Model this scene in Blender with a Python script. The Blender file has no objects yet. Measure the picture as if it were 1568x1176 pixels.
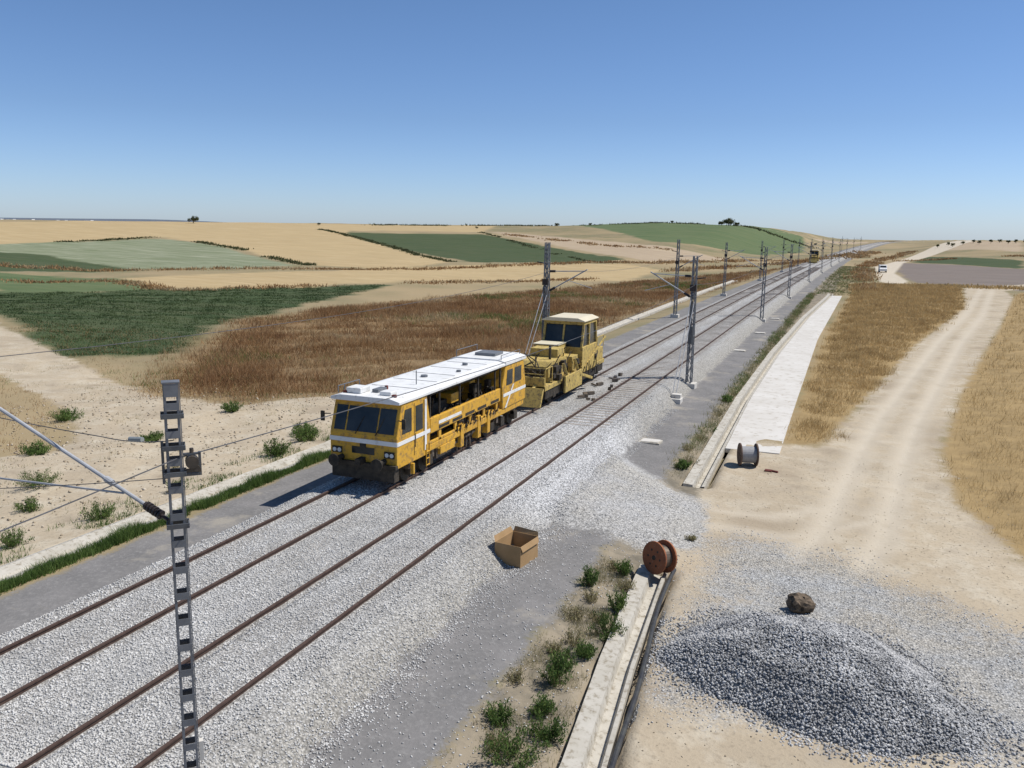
import bpy, math, random, bmesh
import numpy as np
from mathutils import Vector, Matrix
rng=np.random.default_rng(7); random.seed(7)
scene=bpy.context.scene
scene.view_settings.view_transform='Standard'; scene.view_settings.look='None'; scene.view_settings.exposure=0

# ------------------------------------------------------------------ camera
pitch=math.radians(10.31); roll=math.radians(1.0); th=math.radians(21.5)
F=Vector((-math.sin(th)*math.cos(pitch), math.cos(th)*math.cos(pitch), -math.sin(pitch)))
R=Vector((math.cos(th),math.sin(th),0)); U=R.cross(F)
R,U=R*math.cos(roll)+U*math.sin(roll),U*math.cos(roll)-R*math.sin(roll)
cam=bpy.data.cameras.new("camera"); camo=bpy.data.objects.new("camera",cam); scene.collection.objects.link(camo)
M=Matrix((R,U,-F)).transposed().to_4x4(); M.translation=Vector((0,0,9)); camo.matrix_world=M
cam.sensor_width=36; cam.lens=29.85; cam.clip_end=20000; cam.clip_start=.1; scene.camera=camo

# ------------------------------------------------------------------ light
SAZ=math.radians(60); SEL=math.radians(57)
S=Vector((math.sin(SAZ)*math.cos(SEL), math.cos(SAZ)*math.cos(SEL), math.sin(SEL)))
sl=bpy.data.lights.new("sun","SUN"); sl.energy=5.0; sl.angle=math.radians(.5); sl.color=(1,.955,.89)
so=bpy.data.objects.new("sun",sl); scene.collection.objects.link(so); so.rotation_euler=S.to_track_quat('Z','Y').to_euler(); so.location=(30,20,60)
w=bpy.data.worlds.new("World"); scene.world=w; w.use_nodes=True
nt=w.node_tree; bg=nt.nodes['Background']; sky=nt.nodes.new('ShaderNodeTexSky'); sky.sky_type='NISHITA'
sky.sun_disc=False; sky.sun_elevation=SEL; sky.sun_rotation=SAZ; sky.altitude=0; sky.air_density=1.0; sky.dust_density=.3; sky.ozone_density=2.0
wc=nt.nodes.new('ShaderNodeTexCoord'); sp=nt.nodes.new('ShaderNodeSeparateXYZ'); nt.links.new(wc.outputs['Generated'],sp.inputs[0])
cr=nt.nodes.new('ShaderNodeValToRGB'); nt.links.new(sp.outputs[2],cr.inputs[0]); e_=cr.color_ramp.elements
e_[0].position=0; e_[0].color=(.84,1.06,1.62,1); e_[1].position=.42; e_[1].color=(.64,.81,.96,1); q=e_.new(.12); q.color=(.70,.86,1.2,1)
mx=nt.nodes.new('ShaderNodeMix'); mx.data_type='RGBA'; mx.blend_type='MULTIPLY'; mx.inputs[0].default_value=1; nt.links.new(sky.outputs[0],mx.inputs[6]); nt.links.new(cr.outputs[0],mx.inputs[7])
nt.links.new(mx.outputs[2],bg.inputs[0]); bg.inputs[1].default_value=.095

# ------------------------------------------------------------------ node helpers
class NT:
    def __init__(s,name):
        s.m=bpy.data.materials.new(name); s.m.use_nodes=True; s.t=s.m.node_tree; s.n=s.t.nodes; s.l=s.t.links
        s.b=s.n['Principled BSDF']; s.tc=s.n.new('ShaderNodeTexCoord'); s.b.inputs['Specular IOR Level'].default_value=.2
    def put(s,sock,v):
        if hasattr(v,'is_output'): s.l.new(v,sock)
        elif isinstance(v,(tuple,list)) : sock.default_value=tuple(v)+((1,) if len(v)==3 and len(sock.default_value)==4 else ())
        else: sock.default_value=v
    def noise(s,scale,detail=3,rough=.55,stretch=None,dist=0):
        n=s.n.new('ShaderNodeTexNoise'); n.inputs['Scale'].default_value=scale; n.inputs['Detail'].default_value=detail; n.inputs['Roughness'].default_value=rough
        n.inputs['Distortion'].default_value=dist
        v=s.tc.outputs['Object']
        if stretch:
            mp=s.n.new('ShaderNodeMapping'); mp.inputs['Scale'].default_value=stretch[0]; mp.inputs['Rotation'].default_value=(0,0,stretch[1]); s.l.new(v,mp.inputs[0]); v=mp.outputs[0]
        s.l.new(v,n.inputs['Vector']); return n.outputs['Fac']
    def voro(s,scale):
        n=s.n.new('ShaderNodeTexVoronoi'); n.inputs['Scale'].default_value=scale; s.l.new(s.tc.outputs['Object'],n.inputs['Vector']); return n
    def math(s,op,a,b=0.,c=False):
        n=s.n.new('ShaderNodeMath'); n.operation=op; n.use_clamp=c; s.put(n.inputs[0],a); s.put(n.inputs[1],b); return n.outputs[0]
    def mix(s,f,a,b,blend='MIX'):
        n=s.n.new('ShaderNodeMix'); n.data_type='RGBA'; n.blend_type=blend; s.put(n.inputs[0],f); s.put(n.inputs[6],a); s.put(n.inputs[7],b); return n.outputs[2]
    def rng(s,v,a,b,c=0.,d=1.):
        n=s.n.new('ShaderNodeMapRange'); s.put(n.inputs[0],v)
        for i,q in enumerate((a,b,c,d)): n.inputs[i+1].default_value=q
        return n.outputs[0]
    def attr(s,name):
        n=s.n.new('ShaderNodeAttribute'); n.attribute_name=name; return n.outputs['Fac']
    def bump(s,h,strength=.5,dist=.03):
        n=s.n.new('ShaderNodeBump'); n.inputs['Strength'].default_value=strength; n.inputs['Distance'].default_value=dist; s.l.new(h,n.inputs['Height']); s.l.new(n.outputs[0],s.b.inputs['Normal'])
    def col(s,c,rough=.9,metal=0.):
        s.put(s.b.inputs['Base Color'],c); s.b.inputs['Roughness'].default_value=rough; s.b.inputs['Metallic'].default_value=metal
def simple(name,c1,c2,scale=3,rough=.8,metal=0.,bump=0.,spec=.2,c3=None,c3lo=.56):
    t=NT(name); n=t.noise(scale,4,.65); c=t.mix(t.rng(n,.35,.68),c1,c2)
    if c3: c=t.mix(t.rng(t.noise(scale*4,4,.7),c3lo,c3lo+.14),c,c3)
    t.col(c,rough,metal); t.b.inputs['Specular IOR Level'].default_value=spec
    if bump: t.bump(n,bump,.02)
    return t.m
def varied(name,stops,rough=.9,ns=.3,transl=0.,mixw=.45):
    t=NT(name); a=t.attr('rnd'); a=t.math('ADD',t.math('MULTIPLY',a,1-mixw),t.math('MULTIPLY',t.rng(t.noise(ns,3,.6),.32,.68),mixw))
    r=t.n.new('ShaderNodeValToRGB'); t.l.new(a,r.inputs[0]); e=r.color_ramp.elements
    for i,(p,c) in enumerate(stops):
        if i<2: e[i].position=p; e[i].color=tuple(c)+(1,)
        else: q=e.new(p); q.color=tuple(c)+(1,)
    t.col(r.outputs[0],rough)
    if transl:
        tr=t.n.new('ShaderNodeBsdfTranslucent'); t.l.new(r.outputs[0],tr.inputs[0]); ms=t.n.new('ShaderNodeMixShader'); ms.inputs[0].default_value=transl
        t.l.new(t.b.outputs[0],ms.inputs[1]); t.l.new(tr.outputs[0],ms.inputs[2]); t.l.new(ms.outputs[0],t.n['Material Output'].inputs[0])
    return t.m

# ------------------------------------------------------------------ mesh helpers
def mesh_obj(name,V,Fc,mats=(),parent=None,attrs=None,smooth=False):
    me=bpy.data.meshes.new(name); V=np.asarray(V,dtype=np.float32)
    if isinstance(Fc,np.ndarray):
        n,k=Fc.shape; me.vertices.add(len(V)); me.vertices.foreach_set('co',V.ravel()); me.loops.add(n*k); me.polygons.add(n)
        me.loops.foreach_set('vertex_index',Fc.astype(np.int32).ravel()); me.polygons.foreach_set('loop_start',np.arange(0,n*k,k,dtype=np.int32))
        me.update(calc_edges=True); me.validate()
    else: me.from_pydata([tuple(map(float,v)) for v in V],[],Fc); me.update()
    if attrs:
        for k,a in attrs.items():
            at=me.attributes.new(k,'FLOAT','POINT'); at.data.foreach_set('value',np.asarray(a,dtype=np.float32))
    for m in mats: me.materials.append(m)
    if smooth: me.polygons.foreach_set('use_smooth',[True]*len(me.polygons))
    o=bpy.data.objects.new(name,me); scene.collection.objects.link(o)
    if parent: o.parent=parent
    return o
def empty(name,loc,rz=0):
    e=bpy.data.objects.new(name,None); scene.collection.objects.link(e); e.location=loc; e.rotation_euler=(0,0,rz); e.empty_display_size=.5; return e
class MB:
    def __init__(s): s.v=[]; s.f=[]
    def add(s,v,f): o=len(s.v); s.v+= [tuple(p) for p in v]; s.f+=[tuple(i+o for i in q) for q in f]
    def box(s,x0,x1,y0,y1,z0,z1):
        s.add([(x0,y0,z0),(x1,y0,z0),(x1,y1,z0),(x0,y1,z0),(x0,y0,z1),(x1,y0,z1),(x1,y1,z1),(x0,y1,z1)],
              [(3,2,1,0),(4,5,6,7),(0,1,5,4),(1,2,6,5),(2,3,7,6),(3,0,4,7)]); return s
    def cyl(s,p0,p1,r,n=10,r1=None):
        p0=Vector(p0);p1=Vector(p1);r1=r if r1 is None else r1; d=(p1-p0).normalized(); a=d.orthogonal().normalized(); b=d.cross(a)
        v=[]
        for p,q in((p0,r),(p1,r1)):
            for i in range(n): t=2*math.pi*i/n; v.append(p+a*(q*math.cos(t))+b*(q*math.sin(t)))
        s.add(v,[(i,(i+1)%n,n+(i+1)%n,n+i) for i in range(n)]+[tuple(range(n-1,-1,-1)),tuple(range(n,2*n))]); return s
    def bar(s,p0,p1,w,h=None):
        h=h or w; p0=Vector(p0);p1=Vector(p1); d=(p1-p0).normalized(); up=Vector((0,0,1)) if abs(d.z)<.95 else Vector((0,1,0)); a=d.cross(up).normalized(); b=a.cross(d)
        v=[]
        for p in(p0,p1):
            for i,j in((-1,-1),(1,-1),(1,1),(-1,1)): v.append(p+a*(i*w/2)+b*(j*h/2))
        s.add(v,[(0,1,2,3),(7,6,5,4),(0,4,5,1),(1,5,6,2),(2,6,7,3),(3,7,4,0)]); return s
    def prismx(s,prof,x0,x1):
        n=len(prof); s.add([(x0,y,z) for y,z in prof]+[(x1,y,z) for y,z in prof],[tuple(range(n)),tuple(range(2*n-1,n-1,-1))]+[(i,n+i,n+(i+1)%n,(i+1)%n) for i in range(n)]); return s
    def prismy(s,prof,y0,y1):
        n=len(prof); s.add([(x,y0,z) for x,z in prof]+[(x,y1,z) for x,z in prof],[tuple(range(n)),tuple(range(2*n-1,n-1,-1))]+[(i,n+i,n+(i+1)%n,(i+1)%n) for i in range(n)]); return s
    def obj(s,name,mat,parent=None,bevel=0,smooth=False):
        o=mesh_obj(name,s.v,s.f,[mat],parent)
        b=bmesh.new(); b.from_mesh(o.data); bmesh.ops.recalc_face_normals(b,faces=b.faces); b.to_mesh(o.data); b.free()
        if bevel: m=o.modifiers.new('b','BEVEL'); m.width=bevel; m.segments=2; m.limit_method='ANGLE'
        return o

# ------------------------------------------------------------------ terrain
def ss(a,b,v):
    t=np.clip((v-a)/(b-a),0,1); return t*t*(3-2*t)
def curve(y): return 6e-5*np.maximum(y-60,0)**2
def track_z(y): return 4*ss(300,1000,y)
CRy=[0,13.9,18.2,23.6,33,53,75,110,148,170]; CRx=[-3.0,-3.85,-4.3,-4.7,-5.1,-5.5,-5.45,-4.7,-3.15,-2.6]
CLy=[0,15,32,70,110,150,200]; CLx=[-21.9,-21.9,-21.7,-22.9,-23.3,-23.6,-23.2]
def chR(y): return np.interp(y,CRy,CRx)
def chL(y): return np.interp(y,CLy,CLx)
def nz(x,y,s,seed=0):
    x=x*s+seed*3.1; y=y*s-seed*1.7
    return (np.sin(x*1.3+1.7*np.sin(y*.9))+np.sin(y*1.7+1.3*np.sin(x*1.1+2))+.5*np.sin(x*3.1+y*2.3)+.5*np.sin(y*3.7-x*2.9+1))/3
def sdf(x,y,poly):
    d=np.full(x.shape,1e9); ins=np.zeros(x.shape,bool); n=len(poly)
    for i in range(n):
        ax,ay=poly[i]; bx,by=poly[(i+1)%n]; ex,ey=bx-ax,by-ay; L=ex*ex+ey*ey
        t=np.clip(((x-ax)*ex+(y-ay)*ey)/L,0,1); d=np.minimum(d,np.hypot(x-ax-t*ex,y-ay-t*ey))
        c=((ay>y)!=(by>y)); 
        if by!=ay: ins^= c & (x< ex*(y-ay)/(by-ay)+ax)
    return np.where(ins,d,-d)
def pdist(x,y,pl):
    d=np.full(x.shape,1e9)
    for (ax,ay),(bx,by) in zip(pl[:-1],pl[1:]):
        ex,ey=bx-ax,by-ay; t=np.clip(((x-ax)*ex+(y-ay)*ey)/(ex*ex+ey*ey),0,1); d=np.minimum(d,np.hypot(x-ax-t*ex,y-ay-t*ey))
    return d
CROSS=[(-10.5,37.5),(-6.6,33),(-4.2,31),(-3.7,26.5),(-5.5,25.5),(-7.1,26),(-9.9,26)]
GRASSM=[(-2.3,42),(-.7,43),(1.6,57),(6,86),(16,140),(21,195),(0,190),(.2,155),(-1.7,100),(-2.3,60)]
GRASSR=[(4.6,44),(7.3,62),(16.3,111),(26.2,168),(30,185),(60,225),(90,180),(70,100),(60,30),(30,5),(12,17),(8.5,22.5),(5.8,29.5),(4.4,35.3)]
RC=[(-.5,24),(.8,30),(2.0,42),(3,50),(4.4,59),(9.5,92),(15.3,125),(20.5,160),(25,190)]
RC2=[(-7,31.2),(-4,29.6),(-1.5,29.6),(.6,32),(1.8,37),(2.4,44)]
def T(x,y):
    x=np.asarray(x,float); y=np.asarray(y,float)
    d=np.hypot(x,y); az=np.degrees(np.arctan2(x,y)); xl=x-curve(y)
    crest=np.interp(az,[-60,-52,-38,-20,-12,-6,-3,-1,1,4,10,20],[9.5,9.5,10.5,11.5,15,14,11.5,7,6,6,7,8])
    P=np.interp(xl,[-60,-45,-25,-22.6,-20.3,-18.1,-17.1,-16.8,-9.9,-9.6,-8.8,-6.5,-5.9,-4.5,60],[-2,-1.9,-1.25,-1.05,-.86,-.8,-.2,-.12,-.12,-.2,-.8,-.86,-1,-1,-1])
    bal=((xl>-17)&(xl<-9.7)); P=P-np.where(bal,.05*np.exp(-((xl+13.37)/.5)**2),0)+np.where(bal,.015*nz(x,y,1.3),0)
    P=P+np.where((xl>-9.7)&(xl<-8.3),.04*nz(x,y,1.9,3),0)
    P=P+track_z(y)
    base=-1-ss(22,50,-xl)-.6*ss(0,60,xl)*ss(60,150,y)
    far=base+(crest+2)*ss(225,600,d)-(crest+12)*ss(700,2600,d)
    far=far+nz(x,y,.035,3)*.35*ss(40,120,d)
    k=ss(18,70,np.abs(xl+13)); z=P*(1-k)+far*k
    off=ss(-4.4,-3,x-curve(y)) + ss(22.8,25,-xl)
    z=z+off*(nz(x,y,.6,1)*.05+nz(x,y,2.1,2)*.02)
    z=z-np.where(y<130,.05*np.exp(-((pdist(x,y,RC)-.95)/.3)**2),0)
    z=z+ss(24,30,-xl)*ss(8,14,y)*(nz(x,y,.25,5)*.22+nz(x,y,.7,6)*.1)
    wd=ss(0,1,np.minimum(xl+6.6,chR(y)-x)); z=z+wd*(nz(x,y,1.7,7)*.06+nz(x,y,4.3,8)*.03)
    g=ss(0,5,sdf(x,y,GRASSM)); z=z+.35*g
    g=ss(0,4,sdf(x,y,GRASSR)); z=z+.35*g
    cr=ss(-.3,1.2,sdf(x,y,CROSS)); z=z*(1-cr)+cr*np.maximum(z,np.interp(x,[-9.6,-4],[-.2,-.98])+.03*nz(x,y,1.2,4))
    dip=np.where((y<24.2)|(y>33.2),1,0)*np.where(y<160,1,0)*(ss(.62,.4,np.abs(x-chR(y)))) ; z=z-.5*dip
    dip=(ss(.72,.5,np.abs(x-chL(y))))*np.where(y<195,1,0); z=z-.35*dip
    return z
xr=[10.0]; st=.25
while xr[-1]<4000: st*=1.045; xr.append(xr[-1]+st)
xn=[-28.0]; st=.25
while xn[-1]>-6000: st*=1.04; xn.append(xn[-1]-st)
X=np.array(sorted(xn)+list(np.arange(-27.8,10,.2))+xr)
yr=[72.0]; st=.3
while yr[-1]<5000: st*=1.03; yr.append(yr[-1]+st)
Y=np.array([-400,-150,-60,-30,-15,-5]+list(np.arange(0,72,.28))+yr)
gx,gy=np.meshgrid(X,Y); gx=gx.ravel(); gy=gy.ravel(); gz=T(gx,gy)
nx,ny=len(X),len(Y); idx=np.arange(nx*ny).reshape(ny,nx)
Q=np.stack([idx[:-1,:-1],idx[:-1,1:],idx[1:,1:],idx[1:,:-1]],-1).reshape(-1,4)
xl=gx-curve(gy)
def band(a,b): return np.minimum(xl-a,b-xl)
def un(*p): 
    r=sdf(gx,gy,p[0])
    for q in p[1:]: r=np.maximum(r,sdf(gx,gy,q))
    return r
SAND_R=[(-4.2,-5),(-4.6,24),(-5.5,26),(-8,28),(-8.2,33),(-4.9,34),(-4.6,42),(-2.4,42),(-.7,42),(1.6,56.7),(6,86.4),(16,140),(21.4,195),(40,228),(75,255),(75,245),(45,222),(28,190),(26.2,168),(16.3,111),(7.3,62),(4.6,44),(4.4,35.3),(5.8,29.5),(8.5,22.5),(12,17),(30,3),(30,-30),(-4,-30)]
SAND_L=[(-22.3,-5),(-22.3,42),(-25,50),(-29,46),(-33,40),(-42,41.5),(-55,48.5),(-77,59.5),(-140,97),(-130,82),(-58,43.5),(-43,36),(-36,31),(-33.5,28),(-36,25),(-60,17),(-60,-5)]
BROWN=[(-18,320),(-16,277),(-42,193),(-55,143),(-66,102),(-66,80),(-59,68),(-50,52),(-42,41.5),(-33,40),(-28,47),(-24,50),(-24,110),(-23,150),(-21,200)]
W1=[(-420,270),(-420,420),(-362,480),(-294,470),(-228,357),(-117,243),(-114,201),(-139,201),(-206,253),(-277,290),(-273,242),(-280,205)]
W4=[(-137,133),(-108,229),(-67,270),(-52,248),(-47,190),(-83,156),(-93,129),(-113,115)]
W9=[(-320,430),(-230,560),(-187,429),(-263,387)]
P7=[(-196,450),(-91,367),(-41,340),(-62,284),(-103,328),(-174,416)]
P10=[(-67,547),(14,1001),(12,844),(-37,715)]; P11=[(63,657),(87,550),(67,421),(40,480)]
M2=[(-330,190),(-330,235),(-267,237),(-271,283),(-219,259),(-147,203),(-142,177),(-155,152),(-175,134),(-230,150)]
G1=[(-180,120),(-124,95),(-104,117),(-82,144),(-75,115),(-64,74),(-52,56),(-59,50),(-81,64),(-150,100)]
G2b=[(-300,180),(-246,189),(-228,188),(-173,165),(-155,152),(-175,134),(-260,150)]
G6=[(-249,366),(-177,406),(-71,286),(-79,268),(-111,246),(-140,274)]
G8=[(-200,600),(-70,640),(-36,702),(-25,489),(-39,393),(-82,375)]; G12=[(30,419),(57,355),(50,307),(21,354)]
L5=[(-180,130),(-131,130),(-107,109),(-123,94)]
PL=[(17,354),(50,307),(120,260),(60,205),(31,192),(13,208),(12,271)]
RD2=[(9,185),(6,209),(7,306),(53,635),(80,800),(90,800),(67,591),(18,355),(11,256),(12,213)]
A={}
A['ballast']=np.minimum(band(-18.1,-8.8),np.where(gy<900,9,-9)); 
A['cross']=sdf(gx,gy,CROSS)
A['path']=np.maximum(band(-20.3,-18),np.where((gy<26.5)|(gy>32),band(-9.2,-6.5),-1))
A['scrub']=np.minimum(np.maximum(xl+6.6,-9),chR(gy)+.2-gx)
A['sand']=un(SAND_R,SAND_L); A['road']=np.maximum(np.maximum(.42-np.abs(pdist(gx,gy,RC)-.95),.2-np.abs(pdist(gx,gy,RC2)-.9)),sdf(gx,gy,RD2))
A['brown']=un(BROWN); A['gold']=un(GRASSM,GRASSR)
A['wheat']=un(W1,W4,W9); A['pink']=un(P7,P10,P11); A['meadow']=un(M2); A['green']=un(G1,G2b,G6,G12); A['bright']=un(G8,L5); A['plough']=un(PL)
A['gravel']=un([(-3.7,16),(-4.0,24.0),(-4.2,27.5),(-2.5,28.8),(0.7,28),(5.0,24.5),(9,22),(9,17),(3.2,16.6),(-.5,16.6)])
A['fresh']=un([(-14,23),(-9.5,25),(-7,27),(-7,34),(-11,44),(-14.2,38)])
for k in A: A[k]=np.clip(A[k],-60,60)

t=NT('ground_material')
N1=t.noise(.9,5,.65); N2=t.noise(.12,5,.6); Nf=t.noise(.02,3,.6); N3=t.noise(7,3,.7); Nx=t.noise(.05,4,.65,((1,6,1),.9)); Nr=t.noise(.35,3,.6,((.12,3,1),.55))
Nn=t.math('SUBTRACT',t.math('ADD',N1,t.math('MULTIPLY',N3,.6)),.8)
Nfar=t.math('SUBTRACT',N2,.5)
def lay(prev,name,color,amp,soft,far=False):
    nn=Nfar if far else Nn
    v=t.math('ADD',t.attr(name),t.math('MULTIPLY',nn,amp)); r=t.rng(v,-soft/2,soft/2); return t.mix(r,prev,color),r
def vary(c1,c2,n=N2,a=.35,b=.65): return t.mix(t.rng(n,a,b),c1,c2)
c=t.mix(t.rng(N2,.35,.65),(.24,.195,.12),(.16,.16,.085)); c=t.mix(t.rng(Nf,.4,.6),c,(.33,.255,.15))
c=t.mix(t.rng(N1,.45,.7),c,t.mix(.5,c,(.32,.25,.14)))
c,_=lay(c,'meadow',t.mix(t.rng(Nr,.45,.7),vary((.29,.30,.21),(.175,.20,.115),Nx),(.14,.165,.09)),8,3,True)
c,_=lay(c,'bright',vary((.085,.125,.055),(.13,.155,.075),Nx),8,3,True)  # far G8 green made paler, aerial haze put into its colour
gcol=t.mix(t.rng(Nr,.4,.65),vary((.045,.07,.03),(.065,.09,.04),Nx),(.085,.098,.05))
c,_=lay(c,'green',gcol,8,2,True)
c,_=lay(c,'wheat',t.mix(t.rng(Nr,.45,.7),vary((.46,.355,.20),(.39,.29,.155),Nx),(.36,.275,.15)),8,3,True)
c,_=lay(c,'pink',vary((.35,.27,.19),(.41,.33,.225),Nx),8,3,True)
c,_=lay(c,'plough',vary((.165,.138,.12),(.21,.175,.15),Nx),6,2,True)
c,_=lay(c,'brown',t.mix(t.rng(N1,.35,.65),vary((.23,.145,.075),(.32,.235,.13)),(.165,.115,.06)),7,4,True)
c,_=lay(c,'gold',t.mix(t.rng(N1,.3,.7),(.38,.27,.13),(.26,.185,.09)),1.6,.6)
sand=t.mix(t.rng(N2,.4,.62),(.45,.375,.27),(.385,.32,.232)); sand=t.mix(t.rng(N1,.45,.75),sand,(.53,.475,.375)); sand=t.mix(t.rng(N3,.52,.75),sand,(.29,.24,.175)); sand=t.mix(t.rng(t.noise(.45,4,.6),.53,.68),sand,(.33,.27,.195))
c,_=lay(c,'sand',sand,1.8,.5)
c,_=lay(c,'road',t.mix(t.rng(N1,.4,.7),(.53,.47,.375),(.46,.395,.30)),1.0,.9)
c,_=lay(c,'scrub',t.mix(t.rng(N1,.4,.6),(.29,.245,.18),(.17,.15,.115)),.9,.4)
Np=t.noise(.35,5,.7)
pathc=t.mix(t.rng(N1,.35,.7),(.165,.16,.155),(.22,.21,.203)); pathc=t.mix(t.rng(N3,.5,.85),pathc,(.28,.27,.258)); pathc=t.mix(t.rng(Np,.54,.66),pathc,(.30,.275,.235))
c,_=lay(c,'path',pathc,1.0,.3)
vo=t.voro(18); vsep=t.n.new('ShaderNodeSeparateColor'); t.l.new(vo.outputs['Color'],vsep.inputs[0])
st_=t.math('MULTIPLY',t.rng(vsep.outputs[0],0,1,.68,1.2),t.rng(vo.outputs['Distance'],.25,.75,1.05,.55))
cc=t.n.new('ShaderNodeCombineColor'); [t.l.new(st_,cc.inputs[i]) for i in range(3)]; st_col=cc.outputs[0]
stone=lambda col: t.mix(1.,col,st_col,'MULTIPLY')
gr=stone(t.mix(t.rng(Np,.42,.6),(.45,.45,.44),(.46,.43,.375)))
c,_=lay(c,'cross',stone(t.mix(t.rng(Np,.4,.6),(.48,.475,.465),(.47,.45,.41))),1.2,.4)
gm=t.rng(t.math('ADD',t.attr('gravel'),t.math('MULTIPLY',Nn,5.)),-.3,1.8)
gm=t.math('MULTIPLY',gm,t.rng(t.math('ADD',vsep.outputs[1],t.math('MULTIPLY',t.attr('gravel'),.5)),.3,.8))
c=t.mix(gm,c,gr)
bal=t.mix(t.rng(t.noise(.5,4,.65,((3,.35,1),0)),.4,.62),(.49,.485,.47),(.42,.405,.38))
bal=t.mix(t.rng(t.attr('ballast'),.0,1.4),(.39,.37,.33),bal)
bal=t.mix(t.rng(t.attr('fresh'),-.8,1.5),bal,(.63,.63,.63))
c,_=lay(c,'ballast',stone(bal),.7,.15)
t.col(c,.95); t.b.inputs['Specular IOR Level'].default_value=.1
bm=t.rng(t.attr('ballast'),-.1,.1); gb=t.rng(t.attr('gravel'),0,1)
h=t.math('ADD',t.math('MULTIPLY',t.math('SUBTRACT',1.,vo.outputs['Distance']),t.math('MAXIMUM',bm,gb)),t.math('MULTIPLY',N3,.7)); t.bump(h,.6,.05)
ground=mesh_obj('ground',np.stack([gx,gy,gz],-1),Q,[t.m],attrs=A,smooth=True)

# ------------------------------------------------------------------ stones
OCT=np.array([(1,0,0),(-1,0,0),(0,1,0),(0,-1,0),(0,0,1),(0,0,-1)],float)
OF=np.array([(0,2,4),(2,1,4),(1,3,4),(3,0,4),(2,0,5),(1,2,5),(3,1,5),(0,3,5)])
def stones(name,P,r,mat,sink=.3):
    n=len(P); V=OCT[None]*rng.uniform(.55,1.3,(n,6,1))+rng.normal(0,.22,(n,6,3)); a=rng.uniform(0,6.28,n); ca,sa=np.cos(a)[:,None],np.sin(a)[:,None]
    V=np.stack([V[...,0]*ca-V[...,1]*sa,V[...,0]*sa+V[...,1]*ca,V[...,2]*.8],-1)*np.asarray(r).reshape(-1,1,1)
    V=V+P[:,None,:]; Fc=(OF[None]+(np.arange(n)*6)[:,None,None]).reshape(-1,3)
    return mesh_obj(name,V.reshape(-1,3),Fc,[mat],attrs={'rnd':np.repeat(rng.random(n),6)})
m_bal=varied('ballast_stone',[(.1,(.36,.355,.345)),(.9,(.70,.69,.665)),(.5,(.52,.51,.49))],.9,.8)
m_pile=varied('pile_stone',[(.1,(.17,.172,.175)),(.95,(.62,.615,.605)),(.5,(.38,.38,.38))],.9,1.1)
n=85000; yy=9+38*rng.random(n)**1.7; xx=rng.uniform(-18.3,-8.4,n)
ok=np.ones(n,bool)
for rx in(-16.2,-14.45,-12.3,-10.5): ok&=np.abs(xx-rx)>.09
xx=xx[ok];yy=yy[ok]; r=rng.uniform(.016,.034,len(xx)); stones('ballast_stones',np.stack([xx,yy,T(xx,yy)+r*.25],-1),r,m_bal)
n=22000; xx=rng.uniform(-10.5,9,n); yy=rng.uniform(15.5,37,n)
s1=np.maximum(sdf(xx,yy,CROSS),sdf(xx,yy,[(-3.7,16),(-4.0,24.0),(-4,27),(-2.5,28.5),(0.7,28),(5.0,24.5),(9,22),(9,17),(3.2,16.6),(-.5,16.6)]))+nz(xx,yy,1.1)*.8
ok=(s1>-.3)&(rng.random(n)<np.clip(.35+s1*.4,0,1)); xx=xx[ok];yy=yy[ok]; r=rng.uniform(.014,.03,len(xx)); stones('scattered_gravel',np.stack([xx,yy,T(xx,yy)+r*.3],-1),r,m_bal)
n=3600; xx=np.concatenate([rng.normal(-8.5,.4,n//2),rng.uniform(-8.5,-4,n//2)]); yy=rng.uniform(11,26,len(xx)); r=rng.uniform(.012,.032,len(xx)); stones('loose_stones',np.stack([xx,yy,T(xx,yy)+r*.3],-1),r,m_bal)
m_clod=varied('earth_clods',[(.1,(.25,.2,.14)),(.9,(.55,.49,.4)),(.5,(.4,.33,.24))],.95,.6)
n=5000; xx=np.concatenate([rng.uniform(-45,-22.8,n//2),rng.uniform(-4,7,n//2)]); yy=np.concatenate([rng.uniform(14,45,n//2),rng.uniform(11,40,n//2)]); r=rng.uniform(.02,.06,len(xx))*np.where(xx<-20,1.4,.45); stones('earth_clods',np.stack([xx,yy,T(xx,yy)+r*.2],-1),r,m_clod)
def pile_h(x,y):
    u=(x+.05+.25*(y-19.3))/3.3; v=(y-19.35)/2.65; a=np.arctan2(v,u); rr=np.sqrt(u*u+v*v)*(1+.06*np.sin(3*a+1)+.04*np.sin(5*a)+.02*np.sin(11*a))
    h=np.clip(1-rr,0,None); cone=1.15*np.minimum(h*1.5,.42+.5*h)
    return np.where(rr<1,cone*(1+.07*nz(x,y,1.5)),-.05), rr
px_,py_=np.meshgrid(np.linspace(-4.2,4.2,90),np.linspace(16,22.8,80)); hh,rr=pile_h(px_.ravel(),py_.ravel())
pz=T(px_.ravel(),py_.ravel())+hh-.02; idp=np.arange(90*80).reshape(80,90)
Qp=np.stack([idp[:-1,:-1],idp[:-1,1:],idp[1:,1:],idp[1:,:-1]],-1).reshape(-1,4)
pile=empty('gravel_pile',(0,0,0))
tp=NT('pile_core'); v=tp.voro(17); r_=tp.rng(v.outputs['Distance'],.1,.7,1,.3); tp.col(tp.mix(r_,(.12,.12,.12),(.36,.36,.355)),.95); tp.bump(r_,1,.05)
mesh_obj('mound',np.stack([px_.ravel(),py_.ravel(),pz],-1),Qp,[tp.m],parent=pile)
n=62000; xx=rng.uniform(-4.6,4.6,n); yy=rng.uniform(15.8,23,n); hh,rr=pile_h(xx,yy); ok=(rr<1.0)|((rr<1.25)&(rng.random(n)<.5*(1.25-rr)/.25)); xx=xx[ok];yy=yy[ok];hh=np.maximum(hh[ok],0)
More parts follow.
